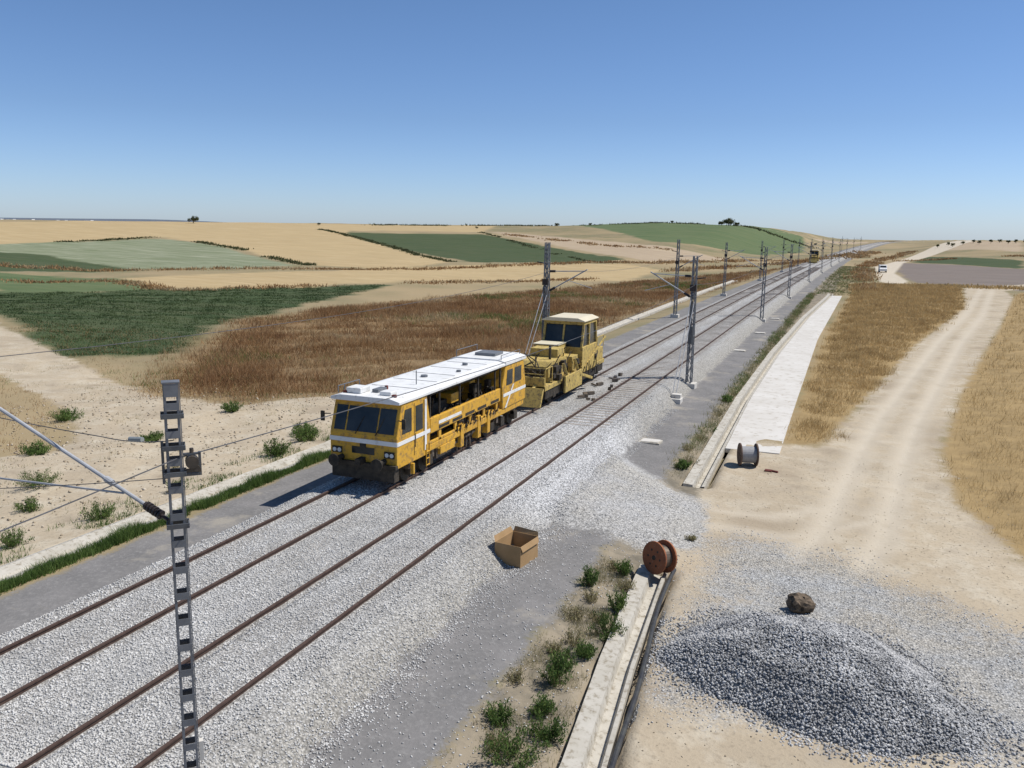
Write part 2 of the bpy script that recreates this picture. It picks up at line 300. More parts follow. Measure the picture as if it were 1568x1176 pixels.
r=rng.uniform(.018,.042,len(xx)); o=stones('stones',np.stack([xx,yy,T(xx,yy)+hh+rng.uniform(-.01,.025,len(xx))],-1),r,m_pile); o.parent=pile

# ------------------------------------------------------------------ vegetation
def blades(name,P,h,wd,mat,m=4,spread=.25,lean=.35,parent=None):
    n=len(P); x=np.repeat(P[:,0],m)+rng.normal(0,spread,n*m); y=np.repeat(P[:,1],m)+rng.normal(0,spread,n*m)
    h=np.repeat(np.broadcast_to(h,n),m)*rng.uniform(.4,1.15,n*m); wd=np.repeat(np.broadcast_to(wd,n),m)
    z=T(x,y)-.03; a=rng.uniform(0,6.28,n*m); b=rng.uniform(0,6.28,n*m); dx,dy=np.cos(a)*wd/2,np.sin(a)*wd/2
    l=h*lean*rng.random(n*m)
    V=np.stack([np.stack([x-dx,y-dy,z],-1),np.stack([x+dx,y+dy,z],-1),np.stack([x+np.cos(b)*l,y+np.sin(b)*l,z+h],-1)],1).reshape(-1,3)
    Fc=np.arange(n*m*3).reshape(-1,3)
    return mesh_obj(name,V,Fc,[mat],parent,attrs={'rnd':np.repeat(np.clip(np.repeat(rng.random(n),m)*.6+rng.random(n*m)*.4,0,1),3)})
def inpoly(poly,n,wpow=1.3,edge=0.,ref=40.,fade=0.,patch=None):
    p=np.array(poly); out=[]; tot=0
    while tot<n:
        k=n*6; x=rng.uniform(p[:,0].min(),p[:,0].max(),k); y=rng.uniform(p[:,1].min(),p[:,1].max(),k); d=np.hypot(x,y)
        ok=(rng.random(k)<np.clip((ref/d)**wpow,0,1)); x=x[ok];y=y[ok]; s=sdf(x,y,poly)+nz(x,y,.5)*1.0
        q=(s>edge) if not fade else (rng.random(len(s))<np.clip((s-edge)/fade,0,1))
        if patch: q&=(nz(x,y,patch[0],4)+.6*nz(x,y,patch[0]*3.3,5)>patch[1]+rng.normal(0,.3,len(s)))
        out.append(np.stack([x[q],y[q]],-1)); tot+=q.sum()
    return np.concatenate(out)[:n]
m_gold=varied('dry_grass_gold',[(.1,(.27,.185,.09)),(.95,(.65,.49,.26)),(.55,(.47,.335,.155))],.9,.35,.35)
m_brown=varied('dry_grass_brown',[(.12,(.19,.105,.05)),(.92,(.55,.45,.29)),(.38,(.31,.18,.08)),(.62,(.40,.275,.145))],.9,.09,.35,.55)
m_rust=varied('dry_scrub_rust',[(.12,(.17,.09,.045)),(.92,(.45,.30,.16)),(.5,(.30,.17,.08))],.9,.2,.35)
m_weed=varied('weed_green',[(.1,(.04,.075,.018)),(.95,(.21,.28,.085)),(.5,(.10,.165,.04))],.7,1.,.35)
m_weedd=varied('weed_dry',[(.1,(.2,.155,.09)),(.95,(.5,.43,.27)),(.5,(.27,.25,.12))],.9,1.,.3)
m_dark=varied('hedge_dark',[(.1,(.04,.05,.02)),(.95,(.17,.16,.075)),(.5,(.08,.09,.038))],.9,.3,.2)
P=inpoly(GRASSM,15000,1.2,.0,fade=.8); d=np.hypot(P[:,0],P[:,1]); blades('dry_grass',P,(.32+.001*d)*(1+.5*nz(P[:,0],P[:,1],.8)),.014*d/30,m_gold,5,.22,1.0)
P=inpoly(GRASSR,17000,1.8,.0,30,fade=.8); d=np.hypot(P[:,0],P[:,1]); blades('dry_grass',P,(.40+.001*d)*(1+.5*nz(P[:,0],P[:,1],.8)),.013*d/30,m_gold,5,.22,1.0)
P=inpoly(BROWN,26000,1.0,-1.5,fade=6,patch=(.17,-.65)); d=np.hypot(P[:,0],P[:,1]); hv=(.32+.38*np.clip(nz(P[:,0],P[:,1],.12,2)*.5+.5,0,1))*(1+.5*nz(P[:,0],P[:,1],.9,3)); blades('brown_grass',P,hv,.017*d/32,m_brown,5,.35,1.0)
P=inpoly(BROWN,5000,1.0,1.,fade=3,patch=(.11,.25)); d=np.hypot(P[:,0],P[:,1]); blades('rusty_scrub',P,.7*(1+.4*nz(P[:,0],P[:,1],1.1,3)),.022*d/32,m_rust,8,.45,1.)
P=inpoly(BROWN,2200,.6,2.,fade=3,patch=(.09,.75)); d=np.hypot(P[:,0],P[:,1]); blades('green_scrub',P,.55,.022*d/32,m_weed,7,.4,.9)
n=5000; yy=rng.uniform(34,300,n); xx=np.where(rng.random(n)<.55,rng.uniform(-6.4,-5.9,n),rng.uniform(-6.8,-6.0,n))+curve(yy)+np.where(yy>155,rng.uniform(0,8,n),0)
xx=np.where(yy<155,np.minimum(xx,chR(yy)-.6),xx); blades('trackside_scrub',np.stack([xx,yy],-1),.3,.016*yy/35,m_weedd,5,.14,1.)
q_=nz(xx,yy,.25,4)>.1; xx2=xx[q_][::2];yy2=yy[q_][::2]; blades('trackside_weeds',np.stack([xx2,yy2],-1),.33,.02*yy2/35,m_weed,5,.14,1.)
n=1800; yy=rng.uniform(12.5,24.5,n); xx=-6.4+(chR(yy)-.7+6.4)*rng.random(n); ok=nz(xx,yy,1.3,2)>-.2; blades('dry_weeds',np.stack([xx[ok],yy[ok]],-1),.18,.012,m_weedd,6,.08,1.)
n=4200; yy=11+24*rng.random(n); xx=chL(yy)+.75+rng.random(n)*.55; ok=nz(xx,yy,.8,6)>-.6; xx=xx[ok];yy=yy[ok]; hv=.14+.34*np.clip(nz(xx,yy,1.1,3)+.4,0,1); blades('weed_strip',np.stack([xx,yy],-1),hv,.024,m_weed,7,.08,.8)
n=700; yy=11+26*rng.random(n); xx=chL(yy)-.8-rng.random(n)**2*1.8; ok=nz(xx,yy,.8,7)>-.1; blades('weed_strip',np.stack([xx[ok],yy[ok]],-1),.25,.026,m_weed,7,.12,.8)
n=2200; xx=rng.uniform(-60,-23,n); yy=rng.uniform(12,50,n); ok=(nz(xx,yy,.4,9)>.05); blades('dry_tufts',np.stack([xx[ok],yy[ok]],-1),.19,.022,m_weedd,7,.22,1.)
n=4500; xx=rng.uniform(-80,-33,n); yy=rng.uniform(18,66,n); s=sdf(xx,yy,SAND_L); ok=(s<-.2)&(yy<.85*-xx+14)&(nz(xx,yy,.3,2)>-.5); blades('dry_tufts',np.stack([xx[ok],yy[ok]],-1),.28,.03,m_brown,6,.3,1.)
n=2400; xx=rng.uniform(-75,-30,n); yy=rng.uniform(36,66,n); s=sdf(xx,yy,SAND_L); ok=(s<-.3)&(s>-7)&(yy>38)&(nz(xx,yy,.3,3)>-.1); blades('wild_weeds',np.stack([xx[ok],yy[ok]],-1),.34,.03,m_weed,5,.3,1.)
n=17000; P=inpoly(G1,n,1.,.5,70); d=np.hypot(P[:,0],P[:,1]); g_=nz(P[:,0],P[:,1],.22,3)+rng.normal(0,.4,len(P))>-.9; P=P[g_]; d=d[g_]
m_crop=varied('crop_green',[(.1,(.032,.055,.02)),(.95,(.11,.145,.055)),(.5,(.055,.085,.03))],.8,.1,.25); blades('crop_plants',P,.22,.02*d/32,m_crop,4,.3,1.2)
m_stem=simple('stem',(.12,.09,.05),(.18,.13,.07),5)
def shrub(name,x,y,r,h,mat,n=500,leaf=.05):
    z0=float(T(x,y)); e=empty(name,(0,0,0)); mb=MB(); st=[]
    for i in range(int(16+34*r)):
        a=rng.uniform(0,6.28); q=r*rng.random()**.6; tip=Vector((math.cos(a)*q*1.1,math.sin(a)*q*1.1,h*rng.uniform(.5,1.2)*(1-.35*(q/r)**2))); b0=Vector((math.cos(a)*q*.35,math.sin(a)*q*.35,0)); st.append((b0,tip)); mb.cyl(Vector((x,y,z0-.05))+b0,Vector((x,y,z0))+tip,.007,4,.003)
    b0=np.array([tuple(s[0]) for s in st]); b1=np.array([tuple(s[1]) for s in st]); i=rng.integers(0,len(st),n); tt=.12+.93*rng.random(n)**.8
    C=b0[i]*(1-tt)[:,None]+b1[i]*tt[:,None]+rng.normal(0,.025+.04*r,(n,3)); C[:,2]=np.maximum(C[:,2],.02)
    a=rng.normal(0,.6,(n,3)); a[:,2]=np.abs(a[:,2])+.5; a/=np.linalg.norm(a,axis=1)[:,None]; b=rng.normal(0,1,(n,3)); b/=np.linalg.norm(b,axis=1)[:,None]
    s=leaf*rng.uniform(.5,1.4,(n,1)); V=np.stack([C-a*s,C+b*s*.4,C+a*s*1.2,C-b*s*.4],1).reshape(-1,3)+np.array([x,y,z0])
    mesh_obj('leaves',V,np.arange(n*4).reshape(-1,4),[mat],e,attrs={'rnd':np.repeat(rng.random(n),4)}); mb.obj('stems',m_stem,e); return e
for (x,y,r,h) in [(-5.25,13.7,.6,.5),(-4.9,14.6,.4,.4),(-5.35,16.7,.38,.65),(-4.95,19.5,.48,.65),(-6.2,22,.32,.6),(-5.95,14.8,.35,.35),(-5.5,23.2,.3,.45),(-5.5,17.5,.3,.4),(-5.1,21.0,.3,.5),(-5.3,15.5,.28,.35),(-5.1,18.1,.26,.35),
  (-29.4,23.3,.8,.6),(-24.1,18.1,.5,.55),(-23.6,21,.55,.55),(-23.1,30.2,.6,.7),(-23.7,33.2,.7,.7),(-24.8,34.6,.6,.5),(-31,31,.5,.4),(-27,21,.45,.4),(-34,27,.7,.5),(-39,33,.9,.55),(-23.4,24.5,.4,.45),(-32,38,.6,.5),(-6.0,35.4,.35,.35),(-5.8,43.5,.3,.35),(-6.3,51,.4,.4)]:
    shrub('green_shrub',x,y,r,h,m_weed,int(900+2000*r),.032 if y<26 else .045)
for (x,y,r,h) in [(-5.6,18.6,.35,.3),(-5.2,22.3,.3,.3),(-6.0,20.0,.35,.28),(-5.7,14.0,.3,.25),(-5.9,18,.25,.25),(-6.2,16.3,.3,.25),(-5.4,20.2,.3,.3),(-4.2,27.0,.2,.15),(-5.9,21.2,.3,.35),(-5.8,23.6,.3,.3),(-6.3,38.5,.4,.3),(-5.9,36.5,.4,.3),(-6.2,41,.4,.3),(-6.2,47,.4,.35),(-26,27,.4,.3),(-28,18,.4,.3)]: shrub('dry_shrub',x,y,r,h,m_weedd,700,.026)
def hedge(name,pl,n,wd,h,mat,leafw=None):
    pl=np.array(pl,float); seg=np.hypot(*(pl[1:]-pl[:-1]).T); cs=np.concatenate([[0],np.cumsum(seg)]); tt=rng.random(n)*cs[-1]; ok=nz(tt,tt*0,.06,n%7)>-.35; tt=tt[ok]; n=len(tt)
    x=np.interp(tt,cs,pl[:,0])+rng.normal(0,wd/2,n); y=np.interp(tt,cs,pl[:,1])+rng.normal(0,wd/2,n); d=np.hypot(x,y)
    blades(name,np.stack([x,y],-1),h*rng.uniform(.4,1.1,n),(leafw or .5)*d/300,mat,4,wd*.3,1.)
hedge('field_margin',[(-263,387),(-220,350),(-170,300),(-117,243)],900,1.5,.7,m_dark)
hedge('field_margin',[(-300,190),(-270,240),(-277,290),(-206,253),(-139,201)],1200,2.,.8,m_dark)
hedge('field_margin',[(-190,128),(-143,115),(-131,125),(-107,112),(-82,146),(-55,190)],1500,2.5,.6,m_brown)
hedge('field_margin',[(-200,150),(-155,152),(-142,177),(-114,198),(-79,266),(-60,280),(-40,330)],1700,3.,.8,m_brown)
hedge('field_margin',[(-187,425),(-120,330),(-79,270)],350,1.5,.6,m_dark)
hedge('field_margin',[(-174,420),(-100,352),(-41,338),(-20,360)],600,3,.8,m_brown)
hedge('field_margin',[(-280,470),(-200,540),(-130,560),(-60,560),(-20,600)],700,6,1.3,m_dark)
hedge('field_margin',[(-48,245),(-30,290),(-15,340),(0,420),(10,520)],1400,4,1.2,m_brown)
hedge('field_margin',[(3,165),(3,195),(3,230),(4,300),(10,380),(30,520)],1500,2.5,.9,m_brown)
hedge('field_margin',[(12,195),(30,200),(60,218)],900,4,.7,m_gold)
hedge('field_margin',[(18,372),(70,395)],400,3,.8,m_brown)
def tree(x,y,r,h,spread=1.):
    z0=float(T(x,y)); e=empty('tree',(0,0,0)); mb=MB(); mb.cyl((x,y,z0-.3),(x,y,z0+h*.5),r*.09,8,r*.05)
    n=2200; k=16; cs=[]
    for i in range(k):
        a=rng.uniform(0,6.28); q=rng.random()**.6*r*.75*spread; cz=h*rng.uniform(.42,.85)-(q/r)**2*h*.15; cs.append((q*math.cos(a),q*math.sin(a),cz,r*rng.uniform(.22,.4)))
        mb.cyl((x,y,z0+h*.35),(x+cs[-1][0],y+cs[-1][1],z0+cz),r*.03,5,r*.012)
    c=np.array(cs)[rng.integers(0,k,n)]; dd=rng.normal(0,1,(n,3)); dd/=np.linalg.norm(dd,axis=1)[:,None]; C=c[:,:3]+dd*((rng.random(n)**.5)*c[:,3])[:,None]
    a=rng.normal(0,1,(n,3)); b=rng.normal(0,1,(n,3)); s=r*.05; a*=s/np.linalg.norm(a,axis=1)[:,None]; b*=s/np.linalg.norm(b,axis=1)[:,None]
    V=np.stack([C-a,C+b,C+a,C-b],1).reshape(-1,3)+np.array([x,y,z0]); mesh_obj('foliage',V,np.arange(n*4).reshape(-1,4),[m_dark],e,attrs={'rnd':np.repeat(rng.random(n),4)}); mb.obj('trunk',m_stem,e)
for a in [(-361,402,3.2,4.4),(-74,555,4.2,4.2,1.1),(-79,558,2.6,2.6),(-69,553,2.2,2.3),(-180,532,1.8,2.2),(-205,460,1.,1.4),(-300,440,1.2,1.6),(-160,540,1.3,1.6),(-110,556,1.4,1.7),(-25,640,1.4,1.7)]: tree(*a)
rr=random.Random(4)
for i in range(9): 
    for j in range(3): tree(44+i*6.+rr.uniform(-.6,.6),520+j*14-i*2,1.3,2.2) if (i+j)%2 else None
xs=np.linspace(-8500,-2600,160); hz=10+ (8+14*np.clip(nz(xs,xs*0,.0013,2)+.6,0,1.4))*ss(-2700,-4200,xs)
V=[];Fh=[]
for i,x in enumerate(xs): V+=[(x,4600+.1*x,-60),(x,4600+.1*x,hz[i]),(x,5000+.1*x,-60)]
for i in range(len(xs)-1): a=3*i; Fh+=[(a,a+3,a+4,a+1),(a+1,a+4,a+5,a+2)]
mesh_obj('distant_hills',V,Fh,[simple('hazy_hills',(.66,.74,.84),(.74,.78,.84),.002)])  # pale blue colour has distance haze painted in, lifting the unlit side
mb=MB()
for i in range(60):
    x=random.uniform(-4900,-3300) if i%3 else random.uniform(-4900,-4600); yb=3900+.1*x+random.uniform(0,150); s=random.uniform(10,60); mb.box(x,x+s,yb,yb+20,-40,12+random.uniform(0,8))
mb.obj('distant_buildings',simple('white_walls',(.8,.8,.78),(.72,.74,.76),.01))

# ------------------------------------------------------------------ concrete channels, slab
m_conc=simple('concrete',(.50,.47,.41),(.40,.37,.31),1.5,.9,0,.3,.2,(.27,.235,.18),.52); m_concw=simple('concrete_white',(.60,.575,.53),(.52,.49,.44),.5,.9,0,.2,.2,(.41,.37,.31),.55)
def sweep(name,prof,ys,cx,zf,mat,parent=None,closed=False,smooth=False):
    ys=np.array(ys,float); k=len(prof); V=[];Fc=[]
    for y in ys:
        for (px,pz) in prof: V.append((cx(y)+px,y,zf(y)+pz))
    kk=k if closed else k-1
    for i in range(len(ys)-1):
        for j in range(kk): a=i*k+j;b=i*k+(j+1)%k; Fc.append((a,b,b+k,a+k))
    if closed: Fc+= [tuple(range(k-1,-1,-1)),tuple(range((len(ys)-1)*k,len(ys)*k))]
    o=mesh_obj(name,V,Fc,[mat],parent)
    b=bmesh.new(); b.from_mesh(o.data); bmesh.ops.recalc_face_normals(b,faces=b.faces); b.to_mesh(o.data); b.free(); return o
z0f=lambda y:0.0
prof=[(-.5,-1.25),(-.5,-.93),(-.12,-.95),(-.06,-1.2),(.16,-1.22),(.24,-1.02),(.34,-1.01),(.34,-1.3)]
sweep('drainage_channel',prof,list(np.arange(5,24.3,.6)),lambda y:float(chR(y)),z0f,m_conc,closed=True)
prof=[(-.5,-1.25),(-.5,-.93),(-.12,-.95),(-.06,-1.32),(.16,-1.32),(.24,-.98),(.36,-.97),(.36,-1.3)]
sweep('drainage_channel',prof,list(np.arange(33.2,157,1.2)),lambda y:float(chR(y)),z0f,m_conc,closed=True)
prof=[(-.6,-1.3),(-.58,-.96),(-.1,-1.06),(0,-1.14),(.1,-1.06),(.58,-.93),(.6,-1.3)]
sweep('drainage_channel',prof,list(np.arange(5,190,1.2)),lambda y:float(chL(y)),z0f,m_conc,closed=True)
V=[];Fc=[]; ys=list(np.arange(40,154,2.))
for y in ys:
    xr_=float(np.interp(y,[40,52,87,153],[-2.4,-2.45,-2.5,-1.1])); xl_=float(chR(y))+.38; zz=-.955 if y>42 else -1.0; V+=[(xl_,y,-1.2),(xl_,y,zz),(xr_,y,zz+.02),(xr_,y,-1.2)]
for i in range(len(ys)-1):
    for j in range(3): a=4*i+j; Fc.append((a,a+1,a+5,a+4))
Fc.append((0,1,2,3)); mesh_obj('concrete_slab',V,Fc,[m_concw])
mb=MB(); pts=[(float(chR(y))+.50+.06*math.sin(y*.8),y,-.95) for y in np.arange(11,24.4,.6)]
for a,b in zip(pts[:-1],pts[1:]): mb.cyl(a,b,.06,10)
mb.obj('drainage_pipe',simple('black_plastic',(.035,.035,.04),(.07,.07,.065),4,.5))

# ------------------------------------------------------------------ railway
m_rail=simple('rail_rust',(.075,.048,.038),(.115,.075,.06),6,.7,.2); m_sleeper=simple('sleeper_concrete',(.33,.29,.25),(.26,.23,.2),2)
rp=[(-.07,-.19),(-.07,-.165),(-.012,-.14),(-.012,-.05),(-.036,-.035),(-.036,0),(.036,0),(.036,-.035),(.012,-.05),(.012,-.14),(.07,-.165),(.07,-.19)]
ys=list(np.arange(-10,60,10.))+list(np.arange(60,400,10.))+list(np.arange(400,1100,25.))
for (a,b,s0) in ((-16.2,-14.45,40),(-12.3,-10.5,38)):
    tr=empty('railway_track',(0,0,0))
    for nme,rx in(('rail_left',a),('rail_right',b)): sweep(nme,rp,ys,lambda y,rx=rx:rx+float(curve(y)),lambda y:float(track_z(y)),m_rail,tr,True)
    mb=MB(); y=s0
    while y<260:
        cx=(a+b)/2+float(curve(y)); mb.prismx([(y-.11,-.25),(y-.09,-.105),(y+.09,-.105),(y+.11,-.25)],cx-1.25,cx+1.25); y+=.6
    mb.obj('sleepers',m_sleeper,tr)

# ------------------------------------------------------------------ masts
m_galv=simple('galvanised_steel',(.15,.16,.175),(.23,.24,.26),3,.6,.4); m_galvd=simple('steel_dark',(.09,.095,.105),(.15,.16,.17),3,.5,.4); m_ins=simple('insulator',(.03,.025,.025),(.06,.05,.05),5,.3); m_cab=simple('cable',(.07,.07,.075),(.12,.12,.13),3,.5)
m_cabl=simple('steel_stay',(.3,.31,.33),(.42,.43,.45),3,.5)
def lattice_mast(x,y,zt,side,guy=True,detail=True,base=-.75):
    dz=float(track_z(y)); e=empty('catenary_mast',(x,y,dz)); mb=MB(); w0,w1=.30,.15; d0,d1=.15,.11
    H0=base+.2
    def w(z): q=(z-H0)/(zt-H0); return w0+(w1-w0)*q, d0+(d1-d0)*q
    for sx in(-1,1):
        for sy in(-1,1): a=w(H0);b=w(zt); mb.bar((sy*a[1],sx*a[0],H0),(sy*b[1],sx*b[0],zt),.065)
    nn=int((zt-H0)/.62); 
    for i in range(nn):
        za=H0+(zt-H0)*i/nn; zb=H0+(zt-H0)*(i+1)/nn; a=w(za); b=w(zb); s=1 if i%2 else -1
        for q in(-1,1):
            mb.bar((q*a[1],-s*a[0],za),(q*b[1],s*b[0],zb),.04); mb.bar((-s*a[1],q*a[0],za),(s*b[1],q*b[0],zb),.035)
            mb.bar((q*a[1],-a[0],za),(q*a[1],a[0],za),.035)
    mb.obj('lattice',m_galv,e)
    MB().box(-.45,.45,-.45,.45,base-.4,base+.3).obj('footing',m_concw,e,.02)
    mb=MB(); L=3.3*side
    mb.cyl((0,0,4.9),(L*.85,0,6.5),.04,8); mb.cyl((0,0,6.3),(L*.8,0,6.4),.028,8); mb.cyl((L*.45,0,5.75),(L*.95,0,5.3),.022,6); mb.obj('cantilever',m_cabl,e)
    mb=MB(); mb.cyl((L*.07,0,5.03),(L*.18,0,5.24),.08,10); mb.cyl((L*.07,0,6.31),(L*.18,0,6.32),.08,10); mb.box(-.2,.2,-.35,-.2,5.4,5.8); mb.bar((-side*.05,0,zt-1.4),(-side*.7,0,zt-1.3),.07); mb.obj('insulators',m_ins,e)
    if guy:
        mb=MB(); mb.cyl((-.05,0,5.6),(-.1,-5,base+.2),.024,6); mb.cyl((.1,0,5.0),(.1,-5,base+.2),.024,6); mb.obj('guy_stays',m_cabl,e)
        mb=MB(); mb.box(-.55,.5,-5.5,-4.7,base-.3,base+.22); mb.box(-.1,.45,-5.25,-4.8,base+.2,base+.45); mb.obj('anchor_block',m_concw,e,.03)
        mb=MB(); mb.bar((0,-.33,1.5),(0,-.33,4.8),.07); mb.cyl((-.1,-.33,5.1),(.1,-.33,5.1),.22,14); mb.box(-.12,.12,-.45,-.22,2.1,3.2); mb.obj('tension_weights',m_galvd,e)
    return e
for i,y in enumerate((54,99.5,138,188,236,285,335,390,450,520)):
    c_=float(curve(y)); lattice_mast(-9.1+c_,y,7.55,-1,i==0); lattice_mast(-18.9+c_,y,8.2 if i<2 else 7.6,1,i==0)
e=empty('catenary_mast',(-9.1,9.5,0),math.radians(44)); mb=MB(); top=6.72
for s in(-1,1):
    mb.box(s*.105-.006+.012*(s>0),s*.105+.006+.012*(s>0),-.09,.09,-.7,top); 
    for q in(-1,1): mb.box(min(s*.105,s*.07),max(s*.105,s*.07),q*.085-.006,q*.085+.006,-.7,top)
z=-.4
mb.obj('channels',m_galv,e,0)
mb=MB()
while z<top-.1: mb.box(-.098,.098,-.1,-.092,z,z+.11); mb.box(-.098,.098,.092,.1,z,z+.11); z+=.42
mb.box(-.125,.125,-.105,.105,top,top+.02); mb.box(-.098,.098,-.1,-.092,top-.2,top-.005); mb.obj('battens',m_galv,e)
mb=MB()
for zz in(5.72,5.32,4.52,6.2):
    mb.box(-.16,.16,-.13,-.102,zz,zz+.07); mb.box(-.16,.16,.102,.13,zz,zz+.07); mb.cyl((-.15,-.15,zz+.035),(-.15,.15,zz+.035),.012,6); mb.cyl((.15,-.15,zz+.035),(.15,.15,zz+.035),.012,6)
mb.box(.12,.34,-.05,.0,5.3,5.34); mb.box(.12,.36,-.05,.0,5.62,5.65); mb.box(.33,.37,-.05,.0,5.3,5.66); mb.bar((-.16,0,5.85),(-.16,0,5.2),.04); mb.obj('brackets',m_galvd,e)
mb=MB(); mb.cyl((.24,-.12,5.52),(.24,.04,5.52),.095,16); mb.cyl((.30,-.1,5.42),(.30,.02,5.42),.05,12); mb.box(.15,.36,-.09,-.06,5.36,5.42); mb.cyl((.24,-.02,5.62),(.24,-.02,5.72),.03,8); mb.obj('tension_pulley',simple('pulley',(.06,.055,.05),(.12,.1,.08),4,.5,.4),e)
c=MB(); c.box(.13,.19,-.05,.05,.62,.95); c.obj('label_box',m_concw,e)
MB().box(-.5,.5,-.5,.5,-1.1,-.5).obj('footing',m_concw,e,.02)
inv=(Matrix.Translation((-9.1,9.5,0))@Matrix.Rotation(math.radians(44),4,'Z')).inverted()
mb=MB(); a=Vector((-9.2,9.5,4.56)); b=Vector((-13.6,9.6,6.28)); mb.cyl(a+(b-a)*.12,b,.03,10); mb.cyl((-10.15,9.5,4.9),(-13.6,9.55,4.75),.018,8); mb.cyl(a+(b-a)*.27,a+(b-a)*.3,.05,10); mb.cyl(a+(b-a)*.2,(-10.15,9.5,4.9),.012,6)
o=mb.obj('cantilever',m_cabl,e); o.matrix_parent_inverse=inv
mb=MB(); mb.cyl(a+(b-a)*.02,a+(b-a)*.05,.03,10)
for i in range(6): q=.05+.012*i; mb.cyl(a+(b-a)*q,a+(b-a)*(q+.006),.075-.004*(i%2),14); mb.cyl(a+(b-a)*(q+.006),a+(b-a)*(q+.012),.05,14)
o2=mb.obj('insulator',m_ins,e); o2.matrix_parent_inverse=inv
def wire(pts,r,sag,par,name,mat=m_cab):
    mb=MB()
    for p,q in zip(pts[:-1],pts[1:]):
        p=Vector(p);q=Vector(q); n=12; prev=p
        for i in range(1,n+1):
            t_=i/n; c=p.lerp(q,t_); c.z-=sag*4*t_*(1-t_); mb.cyl(prev,c,r,5); prev=c
    mb.obj(name,mat,par)
we=empty('overhead_wires',(0,0,0))
wire([(-9.0,-20,5.6),(-9.0,9.5,5.6),(-9.0,54,5.8),(-8.9,99.5,5.8),(-8.7,138,5.8),(-8.1,188,5.8)],.010,.5,we,'feeder_wire')
wire([(-18.7,-20,6.2),(-18.7,9.5,6.0),(-18.7,54,6.3),(-18.7,99.5,6.3)],.010,.6,we,'feeder_wire_left')
wire([(-9.1,9.5,5.85),(-10.6,9.6,5.72),(-16,9.7,6.0)],.008,.05,we,'cross_span')
wire([(-9.25,9.5,5.25),(-18,8.5,4.2),(-30,7.5,3.4)],.007,.1,we,'stay_wire')
MB().cyl((-9.75,9.55,5.78),(-10.0,9.55,5.76),.04,10).obj('glass_insulator',simple('glass_ins',(.25,.27,.27),(.3,.33,.33),8,.2),we)

# ------------------------------------------------------------------ vehicles
m_yel=simple('yellow_paint',(.64,.36,.04),(.54,.295,.035),1.2,.5,0,0,.3,(.30,.18,.06),.5); m_yeld=simple('dusty_yellow',(.54,.40,.13),(.42,.31,.10),1.5,.8,0,.1,.2,(.19,.145,.085),.5); m_white=simple('white_roof',(.76,.76,.75),(.66,.66,.64),1,.5,0,0,.3,(.5,.48,.44))
m_glass=simple('dark_glass',(.015,.02,.022),(.04,.045,.045),1,.15,0,0,.5); m_blk=simple('greasy_black',(.025,.023,.02),(.075,.062,.048),4,.7,0,.2); m_steel=simple('worn_steel',(.12,.10,.085),(.2,.16,.12),4,.5,.4,.1); m_cream=simple('cream_roof',(.66,.60,.45),(.58,.52,.38),1,.6); m_red=simple('dull_red',(.16,.04,.03),(.10,.03,.025),3,.7)
def wheels(e,ys,r=.42):
    mb=MB()
    for y in ys:
        for s in(-1,1):
            mb.cyl((s*.80,y,r),(s*.94,y,r),r,24); mb.cyl((s*.76,y,r),(s*.80,y,r),r+.03,24); mb.cyl((s*.94,y,r),(s*1.1,y,r),.13,12); mb.box(s*1.12-.1,s*1.12+.1,y-.2,y+.2,r-.15,r+.22)
        mb.cyl((-.8,y,r),(.8,y,r),.08,8)
    mb.obj('wheels',m_blk,e)
def frame_win(mb,x,y0,y1,z0,z1,slope=0.):
    s=1 if x>0 else -1; mb.add([(x,y0,z0),(x,y1,z0),(x,y1,z1),(x,y0+slope,z1),(x-s*.03,y0,z0),(x-s*.03,y1,z0),(x-s*.03,y1,z1),(x-s*.03,y0+slope,z1)],[(0,1,2,3),(7,6,5,4),(0,4,5,1),(1,5,6,2),(2,6,7,3),(3,7,4,0)])
